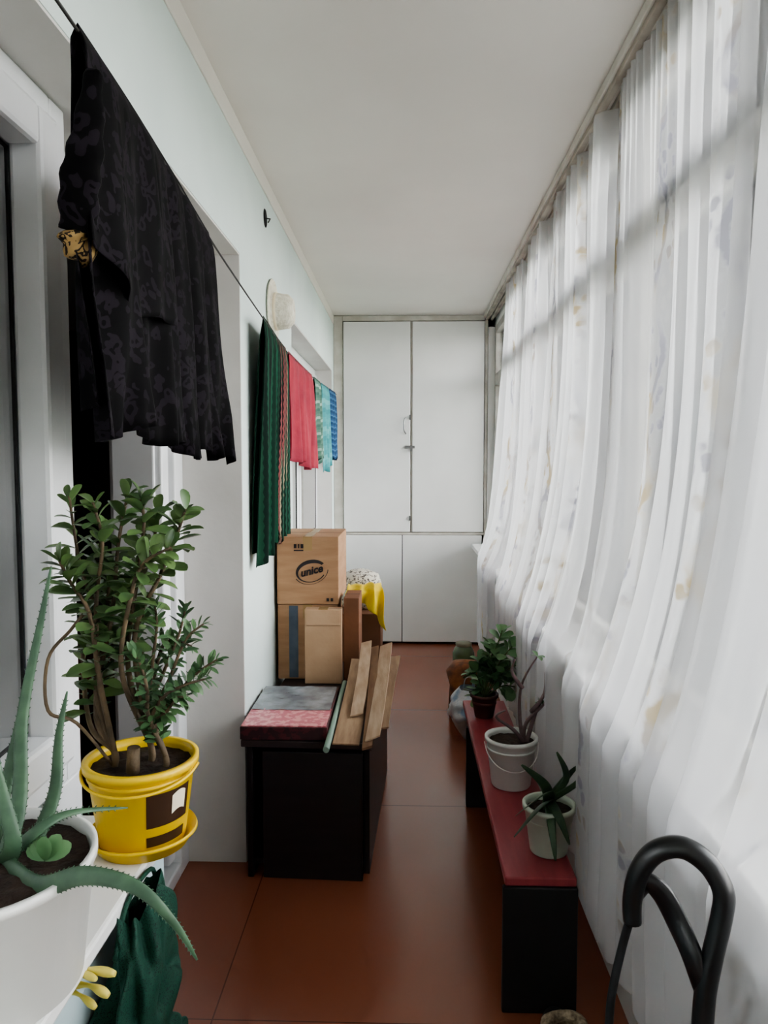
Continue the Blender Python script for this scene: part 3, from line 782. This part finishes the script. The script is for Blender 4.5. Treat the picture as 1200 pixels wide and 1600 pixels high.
# ------------------------------------------------------------ yellow bucket plant
cx, cy, z0 = -.47, 1.27, .776
t = thing('potted_plant', (cx, cy, z0), 'tall bushy jade-leaved plants in a yellow bucket with brown label on the sill', 'potted plant')
b = B(); b.lathe(cx, cy, [(0, z0), (.078, z0), (.092, z0 + .022), (.095, z0 + .022), (.093, z0 + .028), (.076, z0 + .006), (0, z0 + .006)], 44); obj('saucer', b, 'yellowpl', t)
zb = z0 + .007; hb = .15
pb = pot(t, cx, cy, zb, hb, .092, .074, 'yellowpl', soil=.018, lip=.007, ridges=(.122,))
def rad(z): return .074 + (.092 - .074) * (z - zb) / hb + .0012
b = B(); b.lathe(cx, cy, [(rad(zb + .052), zb + .052), (rad(zb + .112), zb + .112)], 16, a0=math.radians(-66), a1=math.radians(-8)); lb = obj('label', b, 'brownlabel', pb)
b = B(); b.lathe(cx, cy, [(rad(zb + .018), zb + .018), (rad(zb + .036), zb + .036)], 16, a0=math.radians(-66), a1=math.radians(-12)); obj('label', b, 'brownlabel', pb)
def lab(ang, z): r = rad(zb + z) + .0012; return Vector((cx + r * math.cos(math.radians(ang)), cy + r * math.sin(math.radians(ang)), zb + z))
b = B(); b.grid(lambda u, v: lab(-36 + 20 * u, .068 + .034 * v + .006 * math.sin(u * 3)), 10, 4); obj('emblem', b, 'cream', lb)
b = B(); hp = [Vector((cx + .101 * math.cos(a), cy + .101 * math.sin(a), zb + hb - .012 + .02 * math.sin(a))) for a in [-PI + PI * i / 10 for i in range(11)]]
b.tube(sm(hp, 3), .0028, 8); obj('handle', b, 'yellowpl', pb)
bs = B(); bl = B(); bl2 = B()
soilz = zb + hb - .018
def S(px, py, dy=0): return P(px, py, y=1.27 + dy)
rootA = Vector((cx - .045, cy - .01, soilz)); rootB = Vector((cx + .01, cy + .02, soilz)); rootC = Vector((cx + .045, cy - .005, soilz))
big = [(rootA, [S(150, 1120), S(160, 1000, .02), S(125, 880, .02), S(108, 775)]), (rootA, [S(150, 1100), S(175, 960), S(185, 850), S(200, 770, .03)]),
       (rootB, [S(205, 1080, .04), S(200, 960, .05), S(235, 860, .05), S(250, 800, .04)]), (rootA, [S(155, 1060, -.03), S(140, 960, -.05), S(110, 910, -.06), S(92, 875, -.06)]),
       (rootB, [S(190, 1050, -.02), S(205, 930, -.04), S(225, 880, -.05), S(268, 855, -.05)]), (rootA, [S(140, 1130, .02), S(130, 1000, .04), S(150, 900, .05), S(160, 820, .06)]),
       (rootB, [S(200, 1040, .02), S(215, 900, .0), S(225, 820, -.01), S(220, 780, -.02)]), (rootB, [S(210, 1000, .0), S(250, 900, .02), S(275, 840, .03), S(290, 795, .03)]),
       (rootA, [S(158, 1090, 0), S(150, 950, -.03), S(160, 850, -.05), S(145, 785, -.06)]), (rootA, [S(150, 1080, 0), S(165, 980, .03), S(170, 920, .04), S(178, 880, .05)])]
for r, e in big:
    q = sm([r, r + Vector((0, 0, .03))] + e, 6)
    bs.tube(q, [.0042 * (1 - i / len(q)) + .002 for i in range(len(q))], 8)
    stem_leaves(bl, q, 38, .046, .0235, .42, 70, .3, updir=.9, rd=True, fold=.35)
small = [(rootC, [S(235, 1110), S(238, 1040), S(245, 980), S(242, 945)]), (rootC, [S(240, 1120, -.02), S(265, 1060, -.03), S(290, 1000, -.04), S(318, 975, -.04)]),
         (rootC, [S(245, 1125), S(280, 1080), S(310, 1050), S(340, 1030)]), (rootB, [S(225, 1100, .03), S(225, 1040, .03), S(215, 990, .03), S(225, 960, .03)]),
         (rootC, [S(236, 1110, .02), S(260, 1040, .03), S(280, 990, .04), S(290, 950, .04)]), (rootC, [S(236, 1130, -.03), S(255, 1090, -.05), S(290, 1070, -.06), S(325, 1060, -.06)]),
         (rootC, [S(236, 1110, .04), S(250, 1020, .05), S(270, 1000, .05), S(300, 1010, .05)]), (rootC, [S(232, 1120, -.04), S(230, 1080, -.06), S(220, 1040, -.07), S(205, 1020, -.07)]),
         (rootC, [S(240, 1130, -.02), S(262, 1110, -.03), S(275, 1090, -.03), S(290, 1090, -.03)])]
for r, e in small:
    q = sm([r, r + Vector((0, 0, .02))] + e, 6)
    bs.tube(q, [.004 * (1 - i / len(q)) + .0015 for i in range(len(q))], 8)
    stem_leaves(bl2, q, 50, .028, .011, .28, 58, .2)
bs.tube([Vector((cx - .005, cy - .03, soilz - .005)), Vector((cx - .002, cy - .03, soilz + .045))], [.012, .011], 10)
q = sm([rootA, S(120, 1130, -.05), S(75, 1110, -.06), S(75, 1030, -.05), S(110, 985, -.04), S(130, 960, -.04)], 6); bs.tube(q, .003, 8)
obj('stem', bs, 'bark', t); obj('foliage', bl, 'leaf', t, label='large glossy leaves of the taller plant'); obj('foliage', bl2, 'leaf2', t, label='small narrow leaves of the lower plant')

# ------------------------------------------------------------ aloe in white pot
cx, cy, z0 = -.545, .90, .776
t = thing('potted_plant', (cx, cy, z0), 'aloe with long toothed leaves in a large white pot on the sill', 'potted plant')
pot(t, cx, cy, z0, .17, .137, .120, 'whitepl', soil=.015, lip=.004)
b = B(); sz = z0 + .155
def aloe(b, pts, w, side, flat=.38, teeth=True):
    q = sm(pts, 10); n = len(q)
    rd = [w * (1 - (i / (n - 1)) ** 1.6) + .0012 for i in range(n)]
    b.tube(q, rd, 12, side=side, flat=flat)
    if teeth:
        for i in range(2, n - 3):
            tg = (q[i + 1] - q[i]).normalized(); s_ = (side - tg * side.dot(tg)).normalized()
            for g in (-1, 1):
                p = q[i] + s_ * g * rd[i] * .97
                b.tube([p, p + s_ * g * .0018 + tg * .002], [.0010, .0003], 5)
A = lambda px, py, y: P(px, py, y=y)
c_ = Vector((cx + .02, cy + .02, sz))
aloe(b, [c_, A(60, 1385, .86), A(130, 1368, .84), A(210, 1385, .83), A(270, 1440, .83), A(308, 1500, .84)], .0125, Vector((0, .4, 1)))
aloe(b, [c_, A(30, 1250, .97), A(35, 1120, 1.02), A(62, 980, 1.05), A(80, 885, 1.06)], .0105, Vector((1, .2, 0)))
aloe(b, [c_ + Vector((.02, .03, 0)), A(85, 1240, 1.03), A(92, 1150, 1.06), A(105, 1080, 1.08)], .0100, Vector((1, .2, 0)))
aloe(b, [c_ + Vector((-.02, 0, 0)), A(5, 1250, .98), A(30, 1130, 1.03), A(45, 1050, 1.06)], .0100, Vector((1, .2, 0)))
aloe(b, [c_, A(55, 1300, .92), A(110, 1270, .95), A(200, 1262, 1.0)], .008, Vector((0, .4, 1)))
aloe(b, [c_, A(20, 1310, .9), A(-10, 1180, .92), A(-20, 1000, .95)], .011, Vector((1, .2, 0)))
obj('foliage', b, 'aloe', t)
b = B()
for (px_, py_, a) in ((45, 1330, 2.3), (75, 1345, 0.3), (90, 1318, 1.0), (65, 1310, 1.7), (100, 1335, .1), (50, 1312, 2.6)):
    p = A(70, 1345, .90); e = A(px_, py_, .9 + .02 * math.sin(a * 3))
    b.leaf(p, (e - p) + Vector((0, 0, .01)), Vector((0, -1, .6)), .035, .022, .2, .2, True)
obj('seedling', b, 'leaf3', t)

# ------------------------------------------------------------ green net bag hanging below the sill
t = thing('net_bag', (-.42, 1.15, .3), 'dark green netting bag hanging below the yellow bucket', 'bag')
b = B()
def nb(u, v):
    a = u * 2 * PI
    w_ = .5 + .5 * math.sin(min(1, v * 1.6) * PI / 2)
    n = noise.noise(Vector((math.cos(a) * 2.5, math.sin(a) * 2.5, v * 6)))
    x = -.435 + .045 * w_ * math.cos(a) * (1 + .7 * n) + .01 * math.sin(v * 9)
    y = 1.15 + .13 * w_ * math.sin(a) * (1 + .5 * n)
    return Vector((max(x, -.484), y, .742 - .46 * v + .04 * n))
b.grid(nb, 60, 40); obj('sack', b, 'net', t, sub=1)
b = B(); b.tube(sm([Vector((-.44, 1.06, .70)), Vector((-.435, 1.10, .765)), Vector((-.432, 1.20, .765)), Vector((-.44, 1.25, .70))], 6), .004, 8); obj('cord', b, 'net', t)
t = thing('rubber_glove', (-.40, 1.0, .62), 'yellow rubber fingers poking out beside the green net bag', 'glove')
for pts, w in (([A(100, 1530, 1.0), A(135, 1515, .97), A(180, 1522, .96)], .006), ([A(105, 1540, 1.0), A(140, 1540, .97), A(170, 1556, .96)], .006), ([A(95, 1535, 1.0), A(120, 1520, .97), A(150, 1530, .95)], .005), ([A(100, 1545, 1.0), A(125, 1555, .97), A(150, 1575, .96)], .005)):
    b = B(); q = sm(pts, 5); b.tube(q, [w * (.8 + .3 * math.sin(i)) for i in range(len(q))], 8); obj('finger', b, 'yellowroot', t)
b = B(); b.tube([A(105, 1538, 1.0), A(80, 1545, 1.03), A(60, 1560, 1.05)], [.013, .018, .022], 12, flat=.5); obj('palm', b, 'yellowroot', t)

# ------------------------------------------------------------ outside
b = B(); b.box(1.5, 300, -150, 300, -12.2, -12); struct('ground', b, 'ground')
bd = thing('apartment_building', (40, 85, -12), 'pink plastered apartment building far outside the balcony windows', 'building')
b = B(); b.box(16, 75, 85, 95, -12, 7.5); obj('wall', b, 'building', bd)
b = B(); b.box(15.5, 75.5, 84.5, 95.5, 7.5, 8.1); obj('roof', b, 'darkpot', bd)
for i in range(11):
    for j in range(5):
        x = 19 + i * 5; z = -8.5 + j * 3.2
        b = B(); b.box(x, x + 2, 84.92, 85.0, z, z + 1.6); obj('window', b, 'bwin', bd)

# ------------------------------------------------------------ light
w = bpy.data.worlds.new('World'); bpy.context.scene.world = w; w.use_nodes = True
nt = w.node_tree; nt.nodes.clear()
bg = nt.nodes.new('ShaderNodeBackground'); ou = nt.nodes.new('ShaderNodeOutputWorld')
tc = nt.nodes.new('ShaderNodeTexCoord'); sx = nt.nodes.new('ShaderNodeSeparateXYZ'); cr = nt.nodes.new('ShaderNodeValToRGB')
nt.links.new(tc.outputs['Generated'], sx.inputs[0]); nt.links.new(sx.outputs[2], cr.inputs[0])
cr.color_ramp.elements[0].color = (1, .965, .93, 1); cr.color_ramp.elements[0].position = 0
cr.color_ramp.elements[1].color = (.88, .93, 1, 1); cr.color_ramp.elements[1].position = .8
nt.links.new(cr.outputs[0], bg.inputs[0]); bg.inputs[1].default_value = 15.0
nt.links.new(bg.outputs[0], ou.inputs[0])
for i in range(4):
    L = bpy.data.lights.new('window_portal', 'AREA'); L.shape = 'RECTANGLE'; L.size = 1.7; L.size_y = 1.78
    L.cycles.is_portal = True
    lo = bpy.data.objects.new('window_portal', L); C.objects.link(lo)
    lo.location = (.80, -.4 + 1.79 * i, 1.67); lo.rotation_euler = (0, math.radians(90), 0)
su = bpy.data.lights.new('sun', 'SUN'); su.energy = 5; su.angle = .02; su.color = (1, .95, .88)
so = bpy.data.objects.new('sun', su); C.objects.link(so)
so.rotation_euler = Vector((.35, 1, -1.6)).to_track_quat('-Z', 'Y').to_euler()

for o in bpy.data.objects:
    if '_base' in o: del o['_base']
cam = bpy.data.cameras.new('camera'); cam.sensor_width = 36; cam.lens = F / 1600 * 36; cam.clip_start = .02; cam.clip_end = 1000
co = bpy.data.objects.new('camera', cam); C.objects.link(co); co.location = CAM; co.rotation_euler = EUL
bpy.context.scene.camera = co
try: bpy.context.scene.view_settings.look = 'AgX - Medium High Contrast'
except Exception as e: print(e)
